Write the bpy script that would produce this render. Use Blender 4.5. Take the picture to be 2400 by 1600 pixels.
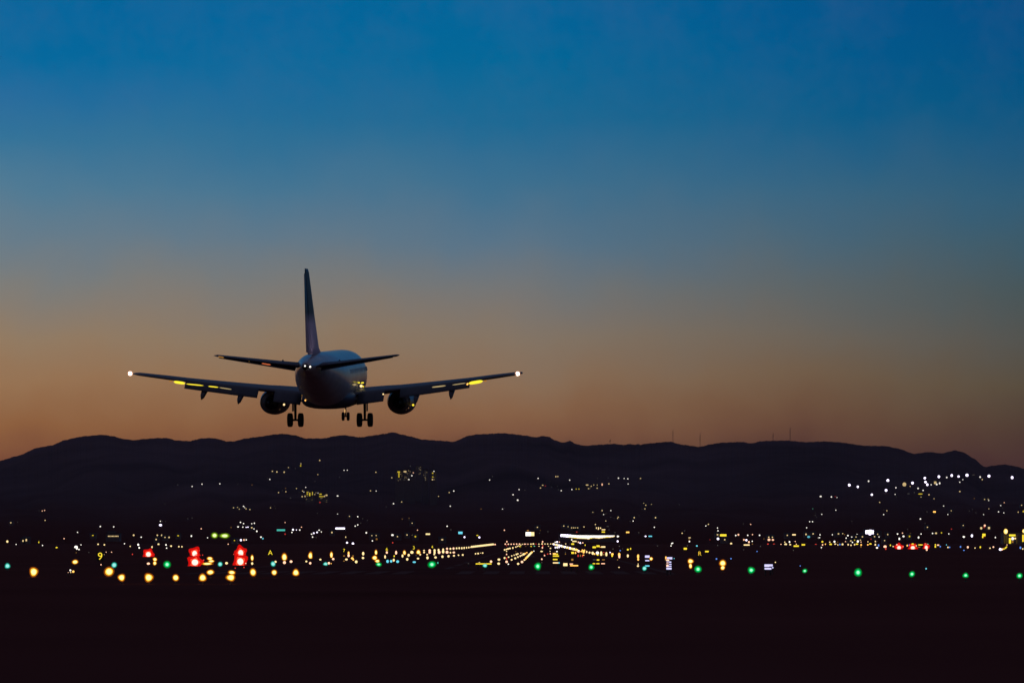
import bpy, math, random, bisect
from mathutils import Vector, Matrix
random.seed(7)
R = math.radians
sc = bpy.context.scene
for o in list(bpy.data.objects): bpy.data.objects.remove(o)

# ------------------------------------------------------------------ camera
F = 6666.667            # focal length in photo pixels (100 mm on a 36 mm wide frame, 2400 px)
CX, HY, EYE = 1200.0, 1264.6, 4.03
cd = bpy.data.cameras.new('camera'); cam = bpy.data.objects.new('camera', cd)
sc.collection.objects.link(cam)
cd.lens = 100; cd.sensor_width = 36; cd.sensor_fit = 'HORIZONTAL'
cd.shift_y = (HY - 799.2) / 2400
cd.clip_start = 1; cd.clip_end = 80000
cam.location = (0, 0, EYE); cam.rotation_euler = (R(90), 0, 0)
sc.camera = cam

# ------------------------------------------------------------------ sky (dusk afterglow, by direction only)
w = bpy.data.worlds.new('World'); sc.world = w; w.use_nodes = True
nt = w.node_tree; N = nt.nodes; L = nt.links; N.clear()
def lin(c):
    return tuple(((v/255/12.92) if v/255 <= .04045 else ((v/255+.055)/1.055)**2.4) for v in c)
def ndef(t, **k):
    n = N.new(t)
    for a, b in k.items(): setattr(n, a, b)
    return n
def math_n(op, a, b=None, clamp=False):
    n = ndef('ShaderNodeMath', operation=op, use_clamp=clamp)
    for i, v in enumerate((a, b)):
        if v is None: continue
        if isinstance(v, (int, float)): n.inputs[i].default_value = v
        else: L.new(v, n.inputs[i])
    return n.outputs[0]
tc = ndef('ShaderNodeTexCoord'); sep = ndef('ShaderNodeSeparateXYZ'); L.new(tc.outputs['Generated'], sep.inputs[0])
dx, dy, dz = sep.outputs
hor = math_n('SQRT', math_n('ADD', math_n('MULTIPLY', dx, dx), math_n('MULTIPLY', dy, dy)))
elev = math_n('ARCTAN2', dz, hor)
azim = math_n('ARCTAN2', dx, dy)
noi = ndef('ShaderNodeTexNoise'); noi.inputs['Scale'].default_value = 26; noi.inputs['Detail'].default_value = 3
L.new(tc.outputs['Generated'], noi.inputs['Vector'])
noi2 = ndef('ShaderNodeTexNoise'); noi2.inputs['Scale'].default_value = 9; noi2.inputs['Detail'].default_value = 5; noi2.inputs['Roughness'].default_value = .6
L.new(tc.outputs['Generated'], noi2.inputs['Vector'])
wob = math_n('ADD', math_n('MULTIPLY', math_n('SUBTRACT', noi.outputs['Fac'], .5), .016), math_n('MULTIPLY', math_n('SUBTRACT', noi2.outputs['Fac'], .5), .022))
efac = math_n('DIVIDE', math_n('ADD', elev, wob), .6, True)
def ramp(stops, up):
    r = ndef('ShaderNodeValToRGB'); el = r.color_ramp.elements
    r.color_ramp.interpolation = 'B_SPLINE' if False else 'LINEAR'
    pts = [((HY - y) / F, c) for y, c in stops] + up
    pts.sort(key=lambda p: p[0])
    while len(el) < len(pts): el.new(.5)
    for e, (a, c) in zip(el, pts):
        e.position = max(0, a) / .6; e.color = (*lin(c), 1)
    L.new(efac, r.inputs[0]); return r.outputs[0]
UP = [(.26, (8, 84, 134)), (.42, (44, 76, 112)), (.6, (58, 66, 90))]
left = ramp([(0, (0, 102, 158)), (130, (4, 107, 160)), (210, (34, 110, 160)), (330, (54, 118, 156)), (450, (82, 126, 152)), (560, (106, 128, 142)), (660, (130, 129, 124)),
             (800, (153, 128, 101)), (900, (159, 120, 84)), (1000, (150, 101, 62)), (1080, (128, 78, 54)), (1200, (70, 40, 44))], UP)
mid = ramp([(0, (0, 101, 155)), (130, (0, 105, 154)), (280, (26, 107, 150)), (430, (62, 114, 146)), (570, (92, 119, 139)), (680, (118, 121, 122)),
            (800, (138, 121, 103)), (900, (145, 114, 87)), (960, (143, 103, 72)), (1020, (132, 89, 63)), (1090, (94, 58, 48)), (1200, (60, 36, 42))], UP)
right = ramp([(0, (0, 78, 134)), (130, (0, 82, 134)), (250, (0, 86, 132)), (350, (28, 90, 128)), (460, (48, 94, 120)), (570, (62, 92, 106)), (680, (74, 88, 90)),
              (800, (86, 86, 80)), (900, (92, 80, 62)), (1000, (84, 64, 50)), (1080, (76, 50, 46)), (1200, (50, 32, 40))], UP)
def mix(f, a, b):
    m = ndef('ShaderNodeMix', data_type='RGBA')
    L.new(f, m.inputs[0])
    for v, i in ((a, 6), (b, 7)):
        if isinstance(v, tuple): m.inputs[i].default_value = v
        else: L.new(v, m.inputs[i])
    return m.outputs[2]
f1 = math_n('DIVIDE', math_n('ADD', azim, .18), .18, True)
f2 = math_n('DIVIDE', azim, .18, True)
sky = mix(f2, mix(f1, left, mid), right)
# very thin pinkish veil, patchy
noi3 = ndef('ShaderNodeTexNoise'); noi3.inputs['Scale'].default_value = 38; noi3.inputs['Detail'].default_value = 8; noi3.inputs['Roughness'].default_value = .7
L.new(tc.outputs['Generated'], noi3.inputs['Vector'])
veil = math_n('MULTIPLY', math_n('SUBTRACT', noi3.outputs['Fac'], .42, True), math_n('MULTIPLY', math_n('SUBTRACT', elev, .07, True), 1.7, True))
sky = mix(veil, sky, (.20, .16, .27, 1))
# the eastern half of the dome, behind the viewer, is already night blue
back = math_n('DIVIDE', math_n('SUBTRACT', .35, dy), 1.35, True)
east = mix(math_n('DIVIDE', elev, .7, True), (.085, .058, .066, 1), (.034, .030, .052, 1))   # city glow low in the east
sky = mix(back, sky, east)
below = math_n('LESS_THAN', dz, -.002)
sky = mix(below, sky, (.004, .003, .004, 1))
bg = ndef('ShaderNodeBackground'); bg.inputs[1].default_value = 1.0
out = ndef('ShaderNodeOutputWorld'); L.new(sky, bg.inputs[0]); L.new(bg.outputs[0], out.inputs[0])

# last warm light from just under the horizon, far left
sd = bpy.data.lights.new('sun', 'SUN'); sd.energy = .05; sd.angle = R(12); sd.color = (1, .62, .38)
sun = bpy.data.objects.new('sun', sd); sc.collection.objects.link(sun)
sun.rotation_euler = Vector((.55, -.82, -.05)).to_track_quat('-Z', 'Y').to_euler()

sc.view_settings.view_transform = 'Standard'; sc.view_settings.look = 'None'
sc.view_settings.exposure = 0; sc.view_settings.gamma = 1
sc.render.engine = 'CYCLES'; sc.cycles.max_bounces = 5; sc.cycles.transparent_max_bounces = 16
sc.cycles.sample_clamp_indirect = 2; sc.cycles.use_denoising = True

# ------------------------------------------------------------------ materials
MATS = {}
def mat(name, col, rough=.7, metal=0, noise=None, spec=.5, coat=0):
    if name in MATS: return MATS[name]
    m = bpy.data.materials.new(name); m.use_nodes = True; MATS[name] = m
    t = m.node_tree; b = t.nodes['Principled BSDF']
    b.inputs['Base Color'].default_value = (*col, 1); b.inputs['Roughness'].default_value = rough
    b.inputs['Metallic'].default_value = metal; b.inputs['Specular IOR Level'].default_value = spec
    b.inputs['Coat Weight'].default_value = coat
    if noise:
        s, amt = noise
        c = t.nodes.new('ShaderNodeTexCoord'); n = t.nodes.new('ShaderNodeTexNoise'); r = t.nodes.new('ShaderNodeValToRGB')
        n.inputs['Scale'].default_value = s; n.inputs['Detail'].default_value = 6
        t.links.new(c.outputs['Object'], n.inputs['Vector']); t.links.new(n.outputs['Fac'], r.inputs[0])
        r.color_ramp.elements[0].position = .3; r.color_ramp.elements[1].position = .7
        r.color_ramp.elements[0].color = (*[v*(1-amt) for v in col], 1)
        r.color_ramp.elements[1].color = (*[v*(1+amt) for v in col], 1)
        t.links.new(r.outputs[0], b.inputs['Base Color'])
    return m
def emit(name, col, s, alpha=1, sample=False):
    if name in MATS: return MATS[name]
    m = bpy.data.materials.new(name); m.use_nodes = True; MATS[name] = m
    t = m.node_tree; t.nodes.clear()
    e = t.nodes.new('ShaderNodeEmission'); e.inputs[0].default_value = (*col, 1); e.inputs[1].default_value = s
    o = t.nodes.new('ShaderNodeOutputMaterial')
    if alpha < 1:
        tr = t.nodes.new('ShaderNodeBsdfTransparent'); mx = t.nodes.new('ShaderNodeMixShader'); mx.inputs[0].default_value = alpha
        t.links.new(tr.outputs[0], mx.inputs[1]); t.links.new(e.outputs[0], mx.inputs[2]); t.links.new(mx.outputs[0], o.inputs[0])
    else: t.links.new(e.outputs[0], o.inputs[0])
    if not sample: m.cycles.emission_sampling = 'NONE'
    return m
M_GROUND = mat('ground', (.135, .045, .038), 1, noise=(.02, .12), spec=0)
M_HILL = mat('forest_hill', (.105, .062, .066), 1, noise=(.0022, .38), spec=0)
M_ASPH = mat('asphalt', (.125, .045, .04), 1, noise=(.05, .12), spec=0)
M_PAINT = mat('runway_paint', (.16, .09, .08), 1, spec=0)
M_DARK = mat('dark_metal', (.03, .03, .035), .6)
M_WALL = mat('concrete_wall', (.16, .13, .13), .9, noise=(.3, .15))
M_ROOF = mat('roof_tile', (.04, .035, .04), .9)
M_MAST = mat('mast_steel', (.06, .05, .05), .8)
EM = {  # colour, strength, word
 'w': ((1, .93, .82), 1.9, 'white'), 'p': ((.86, .76, 1), 3.2, 'violet white'), 'y': ((1, .72, .33), 1.45, 'pale yellow'),
 'Y': ((1, .74, .04), 1.25, 'yellow'), 'k': ((1, .52, .33), 1.8, 'pinkish'), 'r': ((1, .07, .05), .8, 'red'),
 'd': ((.5, .44, .38), .22, 'dim'), 'o': ((1, .48, .10), 2.0, 'amber'), 'c': ((.18, .80, 1), 1.0, 'cyan'),
 'b': ((.14, .32, 1), 1.0, 'blue'), 'g': ((.2, .85, .5), .9, 'green'), 't': ((.10, .72, .6), .7, 'teal'),
 'u': ((.8, .36, .07), .5, 'dull orange'), 'e': ((.5, .33, .06), .10, 'dull olive'),
}
def emf(c, hi=False): return emit(('far_', 'distant_')[hi] + EM[c][2].replace(' ', '_'), EM[c][0], EM[c][1]*(.8 if c in 'pwk' else .62)*(.72 if hi else 1))
def em(c): return emit('glow_' + EM[c][2].replace(' ', '_'), EM[c][0], EM[c][1])

# ------------------------------------------------------------------ mesh helpers
class MB:
    def __init__(s): s.v = []; s.f = []; s.mi = []; s.sm = []
    def add(s, vs, fs, m=0, smooth=False, M=None):
        b = len(s.v); s.v += [tuple(M @ Vector(p)) if M else tuple(p) for p in vs]
        for f in fs: s.f.append([b+i for i in f]); s.mi.append(m); s.sm.append(smooth)
    def box(s, a, b, m=0, M=None):
        x0, y0, z0 = a; x1, y1, z1 = b
        s.add([(x0,y0,z0),(x1,y0,z0),(x1,y1,z0),(x0,y1,z0),(x0,y0,z1),(x1,y0,z1),(x1,y1,z1),(x0,y1,z1)],
              [(0,3,2,1),(4,5,6,7),(0,1,5,4),(1,2,6,5),(2,3,7,6),(3,0,4,7)], m, M=M)
    def loft(s, rings, m=0, smooth=True, cap=True):
        n = len(rings[0]); vs = [p for r in rings for p in r]; fs = []
        for i in range(len(rings)-1):
            for j in range(n):
                k = (j+1) % n; fs.append((i*n+j, i*n+k, (i+1)*n+k, (i+1)*n+j))
        if cap: fs += [tuple(range(n))[::-1], tuple((len(rings)-1)*n+j for j in range(n))]
        s.add(vs, fs, m, smooth)
    def tube(s, p, q, r0, r1=None, n=8, m=0, smooth=True):
        p, q = Vector(p), Vector(q); r1 = r0 if r1 is None else r1
        d = (q-p).normalized(); a = d.orthogonal().normalized(); b = d.cross(a)
        s.loft([[tuple(c + r*(math.cos(t)*a + math.sin(t)*b)) for t in [2*math.pi*i/n for i in range(n)]] for c, r in ((p, r0), (q, r1))], m, smooth)
    def ball(s, c, rx, ry=None, rz=None, n=10, k=6, m=0, M=None):
        ry = ry or rx; rz = rz or rx; vs = [(c[0], c[1], c[2]+rz)]; fs = []
        for i in range(1, k):
            t = math.pi*i/k
            for j in range(n):
                a = 2*math.pi*j/n; vs.append((c[0]+rx*math.sin(t)*math.cos(a), c[1]+ry*math.sin(t)*math.sin(a), c[2]+rz*math.cos(t)))
        vs.append((c[0], c[1], c[2]-rz)); e = len(vs)-1
        for j in range(n):
            h = (j+1) % n; fs.append((0, 1+j, 1+h)); fs.append((e, e-n+h, e-n+j))
            for i in range(k-2): fs.append((1+i*n+j, 1+(i+1)*n+j, 1+(i+1)*n+h, 1+i*n+h))
        s.add(vs, fs, m, True, M)
    def build(s, name, mats, parent=None, loc=None):
        me = bpy.data.meshes.new(name); me.from_pydata(s.v, [], s.f)
        for x in (mats if isinstance(mats, (list, tuple)) else [mats]): me.materials.append(x)
        me.polygons.foreach_set('material_index', s.mi); me.polygons.foreach_set('use_smooth', s.sm); me.update()
        o = bpy.data.objects.new(name, me); sc.collection.objects.link(o)
        if parent: o.parent = parent
        if loc is not None: o.location = loc
        return o
def thing(name, loc, label=None, cat=None, group=None):
    o = bpy.data.objects.new(name, None); sc.collection.objects.link(o); o.location = loc; o.empty_display_size = .5
    return tag(o, label, cat, group)
def tag(o, label=None, cat=None, group=None, kind=None):
    if label: o['label'] = label
    if cat: o['category'] = cat
    if group: o['group'] = group
    if kind: o['kind'] = kind
    return o

# ------------------------------------------------------------------ terrain
RP = """0 1078 41 1067 89 1047.6 120 1042.5 153 1029.7 179 1023.9 196 1020.8 240 1017.5 265 1020.8 288 1027.2 316 1030.3 332 1027.7 370 1025.2 393 1025.2
411 1030.5 444 1032.3 472 1026 495 1025 510 1027 531 1033 548 1032.8 574 1026.4 600 1022.9 648 1016.2 664 1015.2 692 1018.8 715 1026 758 1026 786 1020.3
804 1018.3 845 1023.4 875 1019 901 1015.2 921 1011.4 942 1017 965 1022 988 1028.5 1034 1031.5 1064 1034 1077 1028.5 1095 1020.3 1118 1016.5 1179 1013.7
1200 1015.7 1233 1019.5 1254 1023.4 1274 1020.3 1287 1022.6 1302 1031 1320 1036 1335 1031.8 1353 1040 1371 1043.3 1404 1040.7 1440 1038.7 1460 1041.2
1478 1039.2 1490 1041.2 1496 1038.5 1501 1041.2 1514 1038.2 1570 1033.6 1598 1040.7 1639 1045.8 1669 1039.2 1690 1036 1738 1034.3 1761 1037.7 1784 1032.6 1800 1031.8 1843 1031
1889 1034.8 1933 1033 1963 1034.8 2030 1043.3 2075 1043.8 2104 1049.4 2142 1062 2178 1057.8 2206 1061 2239 1054 2259 1059 2280 1071.8 2308 1093 2328 1089.7
2354 1087 2382 1091.5 2400 1097.3"""
rp = [float(t) for t in RP.split()]; rx, ry = rp[0::2], rp[1::2]
YR = 9000.0
def wav(u): return .5 + .25*math.sin(u*31+1) + .15*math.sin(u*73+2) + .1*math.sin(u*151)
def ridge(u):                       # ridge height (m) for lateral slope u = X / Y
    px = CX + u*F
    if px < 0:
        t = min(1, -px/500); y = 1078*(1-t) + t*(1095 - 70*wav(u))
    elif px > 2400:
        t = min(1, (px-2400)/500); y = 1097*(1-t) + t*(1110 - 70*wav(u))
    else:
        i = max(1, min(len(rx)-1, bisect.bisect_right(rx, px))); t = (px-rx[i-1])/(rx[i]-rx[i-1]); t = t*t*(3-2*t)*.5 + t*.5
        y = ry[i-1]*(1-t) + ry[i]*t + .35*math.sin(px*.37) + .3*math.sin(px*.93) + .28*math.sin(px*1.57+1) + .22*math.sin(px*2.31+.4)
    return EYE + (HY - y)/F*YR
def prof(Y, Rg):
    if Y <= 3050: return 0.
    if Y <= 4500:
        t = (Y-3050)/1450; return 31*t**1.25
    if Y <= YR:
        t = (Y-4500)/(YR-4500); return 31 + (Rg-31)*(t**1.55*.9 + .1*t)
    t = min(1, (Y-YR)/5000); return Rg*(1-t*t*(3-2*t)) - .01
def terr(u, Y):
    h = prof(Y, ridge(u) if Y > 4500 else 0)
    if 4500 < Y < YR:                                   # spurs and gullies
        k = math.sin(math.pi*(Y-4500)/(YR-4500))
        h += k*14*(math.sin(u*55+Y*.0011)+.6*math.sin(u*131-Y*.0017+1)+.4*math.sin(u*260+Y*.003))
    return h
mb = MB(); us = [-1.2 + .02*i for i in range(51)] + [-.2 + .0003*i for i in range(1, 1333)] + [.2 + .02*i for i in range(51)]
Ys = [3050, 3200, 3400, 3700, 4100, 4500, 4900, 5300, 5700, 6200, 6700, 7200, 7700, 8100, 8500, 8800, 9000, 9150, 9500, 10500, 12000, 14000]
nu = len(us); vs = [(u*Y, Y, terr(u, Y)+.02) for Y in Ys for u in us]
fs = [(j*nu+i, j*nu+i+1, (j+1)*nu+i+1, (j+1)*nu+i) for j in range(len(Ys)-1) for i in range(nu-1)]
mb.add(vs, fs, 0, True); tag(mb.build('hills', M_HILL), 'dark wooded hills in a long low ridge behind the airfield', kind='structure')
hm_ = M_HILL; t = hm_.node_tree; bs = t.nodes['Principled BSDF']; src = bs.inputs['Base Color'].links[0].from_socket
g_ = t.nodes.new('ShaderNodeNewGeometry'); sx = t.nodes.new('ShaderNodeSeparateXYZ'); nn = t.nodes.new('ShaderNodeTexNoise'); nn.inputs['Scale'].default_value = .0016; nn.inputs['Detail'].default_value = 5
t.links.new(g_.outputs['Position'], sx.inputs[0]); t.links.new(g_.outputs['Position'], nn.inputs['Vector'])
def hmath(op, a, b, cl=False):
    n = t.nodes.new('ShaderNodeMath'); n.operation = op; n.use_clamp = cl
    for i, v in enumerate((a, b)):
        if isinstance(v, (int, float)): n.inputs[i].default_value = v
        else: t.links.new(v, n.inputs[i])
    return n.outputs[0]
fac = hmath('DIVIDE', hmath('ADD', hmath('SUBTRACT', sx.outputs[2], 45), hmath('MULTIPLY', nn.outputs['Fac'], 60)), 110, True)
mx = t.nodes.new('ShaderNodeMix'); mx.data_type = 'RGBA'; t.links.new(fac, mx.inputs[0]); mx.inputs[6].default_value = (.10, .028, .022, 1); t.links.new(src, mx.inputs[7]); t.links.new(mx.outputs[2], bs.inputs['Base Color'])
mb = MB(); G = 40000
xs = [-G, -8000, -1500, -300, 300, 1500, 8000, G]; ys = [-G, -4000, -200, 200, 1000, 3050, 9000, G]
mb.add([(x, y, 0) for y in ys for x in xs], [(j*8+i, j*8+i+1, (j+1)*8+i+1, (j+1)*8+i) for j in range(7) for i in range(7)])
tag(mb.build('ground', M_GROUND), 'almost black flat airfield ground reaching the foot of the hills', kind='structure')
SK = .009    # the runway bears half a degree right of the view
RC = -12.85                         # runway centre line
def sheet(name, x0, x1, y0, y1, z, m, label):
    b = MB(); b.add([(x0+SK*y0,y0,z),(x1+SK*y0,y0,z),(x1+SK*y1,y1,z),(x0+SK*y1,y1,z)], [(0,1,2,3)]); return tag(b.build(name, m), label, kind='structure')
sheet('runway', RC-30, RC+30, 330, 3000, .004, M_ASPH, 'dark asphalt runway running away to the hills')
sheet('taxiway', 150, 173, 420, 3000, .004, M_ASPH, 'dark taxiway beside the runway')
sheet('apron_road', -260, RC-30, 470, 490, .004, M_ASPH, 'dark taxiway joining the runway from the left')
b = MB()
def q(x0, x1, y0, y1): b.add([(x0+SK*y0,y0,.008),(x1+SK*y0,y0,.008),(x1+SK*y1,y1,.008),(x0+SK*y1,y1,.008)], [(0,1,2,3)])
for i in range(8):
    for s in (-1, 1): q(*sorted((RC+s*(3+i*3.2), RC+s*(4.8+i*3.2))), 340, 370)
for y in range(400, 2960, 50): q(RC-.45, RC+.45, y, y+30)
for s in (-1, 1): q(*sorted((RC+s*6, RC+s*12)), 690, 740); q(*sorted((RC+s*28.6, RC+s*29.5)), 340, 2990)
tag(b.build('runway_markings', M_PAINT), 'painted threshold bars and centre line on the runway', kind='structure')

# ------------------------------------------------------------------ placing a light seen at a photo pixel on the ground or the hill
def spot(px, py, hp=.5):
    """centre of the lamp, ground height below it"""
    u = (px-CX)/F; s = (HY-py)/F
    if py > HY + 2:
        Y = (EYE-hp)/(-s)
        if Y > 2960: Y = 2960
        return Vector((u*Y, Y, EYE+s*Y)), 0.
    hp = 4.5; Y = 3060.
    while Y < 9000:
        if terr(u, Y) + hp >= EYE + s*Y: break
        Y += 10
    z = EYE + s*Y
    return Vector((u*Y, Y, z)), min(terr(u, Y), z-1)
COLS = [(150,'at the far left edge'),(330,'under the left wingtip lamp'),(480,'under the outer left wing'),(600,'under the left flap'),(720,'under the left wheels'),
 (870,'under the nose wheels'),(1000,'under the right engine'),(1130,'under the right wing'),(1260,'under the right wingtip lamp'),(1400,'around the bright terminal strip'),
 (1520,'right of the terminal strip'),(1640,'below the two thin masts'),(1760,'right of the thin masts'),(1900,'below the tallest mast'),
 (2030,'left of the hillside floodlights'),(2180,'under the yellow floodlight'),(2300,'under the round end hill'),(9999,'at the far right edge')]
ROWS = [(1150,'high hillside'),(1205,'mid slope'),(1240,'lower slope'),(1266,'hill-foot town'),(1300,'far airfield'),(9999,'near airfield')]
ORD = ['first','second','third','fourth','fifth','sixth','seventh','eighth','ninth','tenth','eleventh','twelfth','thirteenth','fourteenth','fifteenth','sixteenth',
 'seventeenth','eighteenth','nineteenth','twentieth'] + ['twenty-'+x for x in ('first','second','third','fourth','fifth','sixth','seventh','eighth','ninth')] + ['thirtieth'] + ['thirty-'+x for x in ('first','second','third','fourth','fifth','sixth','seventh','eighth','ninth')]
def zone(px, py):
    return next(r for l, r in ROWS if py < l) + ' ' + next(c for l, c in COLS if px < l)
PEND = {}
def pend(o, px, py, word, noun, cat, group):
    o['category'] = cat; o['group'] = group
    PEND.setdefault((word, noun, zone(px, py)), []).append((px, py, o))
def flush():
    for (word, noun, z), l in PEND.items():
        l.sort(key=lambda t: (t[0], t[1]))
        for i, (_, _, o) in enumerate(l):
            t = (word + ' ' + noun).strip()
            o['label'] = (f'{ORD[i]} {t} from the left, {z}' if len(l) > 1 else f'lone {t}, {z}')

def lamp(px, py, r, ry, c):
    P, g = spot(px, py); k = P.y/F; R0, R1 = r*k, ry*k
    bx = MB()
    big = r > 1.9
    far = py < HY + 2
    if far and c in 'yY' and random.random() < .62:      # a house with its lit window towards us
        hw = R0 + 1.6 + 2*random.random(); z0 = -(P.z-g); zt = R1 + .8
        bx.box((-hw, .6, z0-1), (hw, 6.6, zt), 0)
        bx.add([(-hw-.4,.3,zt+.01),(hw+.4,.3,zt+.01),(hw+.4,6.9,zt+.01),(-hw-.4,6.9,zt+.01),(-hw-.4,3.6,zt+1.6),(hw+.4,3.6,zt+1.6)],
               [(0,1,5,4),(2,3,4,5),(0,4,3),(1,2,5),(3,2,1,0)], 1)
        o = bx.build('house', [M_WALL, M_ROOF], loc=P)
        wb = MB(); wb.box((-R0*.8, .35, -R1*.8), (R0*.8, .58, R1*.8)); wb.build('window', emf(c, py < 1205), o)
        pend(o, px, py, '', 'house with %s window' % EM[c][2], 'house', 'dark houses with one lit window'); return
    h = P.z-g
    bx.tube((0, 0, -h-.3), (0, 0, -R1*.6), .12 if far else .05, n=5, m=0)
    bx.ball((0, 0, 0), R0, R0, R1, 10 if big else 6, 6 if big else 4, 1)
    if far: nm, noun, cat, grp = 'street_lamp', 'street lamp', 'street lamp', 'street lamps on the hill and in the town'
    elif c in 'cbg': nm, noun, cat, grp = 'taxiway_light', 'taxiway light', 'taxiway light', 'coloured taxiway lights'
    elif c == 'r': nm, noun, cat, grp = 'runway_end_light', 'airfield lamp', 'airfield light', 'small red airfield lamps'
    elif c == 'd': nm, noun, cat, grp = 'apron_lamp', 'apron lamp', 'lamp', 'faint apron lamps'
    else: nm, noun, cat, grp = 'runway_light', 'runway light', 'runway light', 'small lights along the runway'
    pend(bx.build(nm, [M_DARK, emf(c, py < 1205 and c != 'p') if far else em(c)], loc=P), px, py, EM[c][2], noun, cat, grp)

def bigmat(kind, layer):
    t = {'G': (((.8, 1, .95), 3.4, 1), ((.0, 1, .27), 1.1, .7), ((0, .5, .06), .5, .42)),
         'T': (((.65, 1, 1), 2.0, 1), ((.08, .9, .75), 1.0, .6), ((0, .35, .22), .45, .35)),
         'O': (((1, .88, .55), 4.5, 1), ((1, .62, .05), 1.9, .7), ((1, .20, .0), .5, .36)),
         'Q': (((1, .84, .74), 5, 1), ((1, .09, .03), 2.0, .6), ((1, .006, .003), 1.0, .42)),
         'V': (((.95, 1, .7), 3.0, 1), ((.6, .95, .05), 1.1, .6), ((.16, .32, 0), .5, .35))}[kind][layer]
    return emit(('bulb_', 'diffuser_', 'lens_')[layer]+kind, t[0], t[1], t[2], sample=layer == 0)
BIG = {'G': ('threshold_light', 'green threshold light', 'threshold light', 'green lights across the runway start'),
       'T': ('taxiway_light', 'bluish green taxiway light', 'taxiway light', 'bluish green taxiway lights'),
       'O': ('approach_light', 'large amber approach light', 'approach light', 'large amber approach lights'),
       'Q': ('red_beacon', 'large glaring red beacon', 'beacon', 'large red beacons'),
       'V': ('floodlight', 'yellow-green floodlight', 'floodlight', 'yellow-green floodlights')}
def biglamp(px, py, r, ry, kind):
    """stake, housing, coloured lens bowl and the bulb inside it"""
    P, g = spot(px, py, .6); k = P.y/F; R0, R1 = r*k, ry*k
    nm, noun, cat, grp = BIG[kind]
    o = thing(nm, (P.x, P.y, g))
    h = P.z-g; b = MB(); b.tube((0, 0, 0), (0, 0, max(.05, h-R1)), .04, n=8); b.build('stake', M_DARK, o)
    b = MB(); b.tube((0, 0, -.02), (0, 0, .05), .16, .13, 12); b.build('base_plate', M_DARK, o)
    ci, cm, co = {'O': (.66, .92, 1.25), 'Q': (.95, 1.3, 2.2), 'G': (.46, .82, 1.2), 'T': (.7, 1.0, 1.3), 'V': (.7, 1.05, 1.5)}[kind]
    b = MB(); rnd = random.Random(int(px*7+py)); ph, lobes, amp = rnd.random()*6, rnd.choice((4, 5)) if kind == 'Q' else rnd.choice((2, 3)), (.16 if kind == 'Q' else .03)+.09*rnd.random()
    # outer shell (lens) is the lamp's glare built as a lobed glowing form
    b.ball((0, 0, h), R0*co, R0*co, R1*co, 24, 12)
    def lob(v):
        d_ = Vector(v)-Vector((0, 0, h)); t_ = math.atan2(d_.z, d_.x)
        return tuple(Vector((0, 0, h)) + d_*(1-amp*.5+amp*1.6*abs(math.cos(lobes/2*t_+ph))**3))
    b.v = [lob(v) for v in b.v]; ln = b.build('lens', bigmat(kind, 2), o)  # 'lens' is the outer glare shell, not a glass part
    b = MB(); b.ball((0, 0, h), R0*cm, R0*cm, R1*cm, 18, 10); b.v = [lob(v) for v in b.v]; b.build('diffuser', bigmat(kind, 1), ln)
    b = MB(); b.ball((0, 0, h), R0*ci, R0*ci, R1*ci, 14, 8); b.build('bulb', bigmat(kind, 0), o)
    pend(o, px, py, '', noun, cat, grp)

def panel(px0, px1, py0, py1, c, label, cat='sign', name='lit_sign', Y=None, c2=None):
    """a lit sign face on a dark box standing on two posts"""
    P, g = spot((px0+px1)/2, (py0+py1)/2, .8)
    if Y: P = Vector(((( px0+px1)/2-CX)/F*Y, Y, EYE+(HY-(py0+py1)/2)/F*Y)); g = terr(P.x/Y, Y)
    k = P.y/F; hw, hh = (px1-px0)/2*k, (py1-py0)/2*k; g = min(g, P.z-hh-.05)
    o = thing(name, (P.x, P.y, g), label, cat); z = P.z-g
    b = MB(); e = min(.12*k+.08, .5); b.box((-hw-e, .06, z-hh-e), (hw+e, .5, z+hh+e)); b.build('box', M_DARK, o)
    for s in (-1, 1):
        b = MB(); b.box((s*hw*.7-.06, .2, -.3), (s*hw*.7+.06, .35, max(z-hh-e, -.2))); b.build('post', M_DARK, o)
    sp = hw*.25 if c2 else hw
    b = MB(); b.box((-hw, -.02, z-hh), (sp, .056, z+hh)); b.build('face', emit('sign_bluish_white', (.66, .62, 1), 1.25) if c == 'p' and Y is None else em(c), o)
    if c2: b = MB(); b.box((sp+.003, -.02, z-hh), (hw, .056, z+hh)); b.build('face', em(c2), o)
    return o

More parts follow.
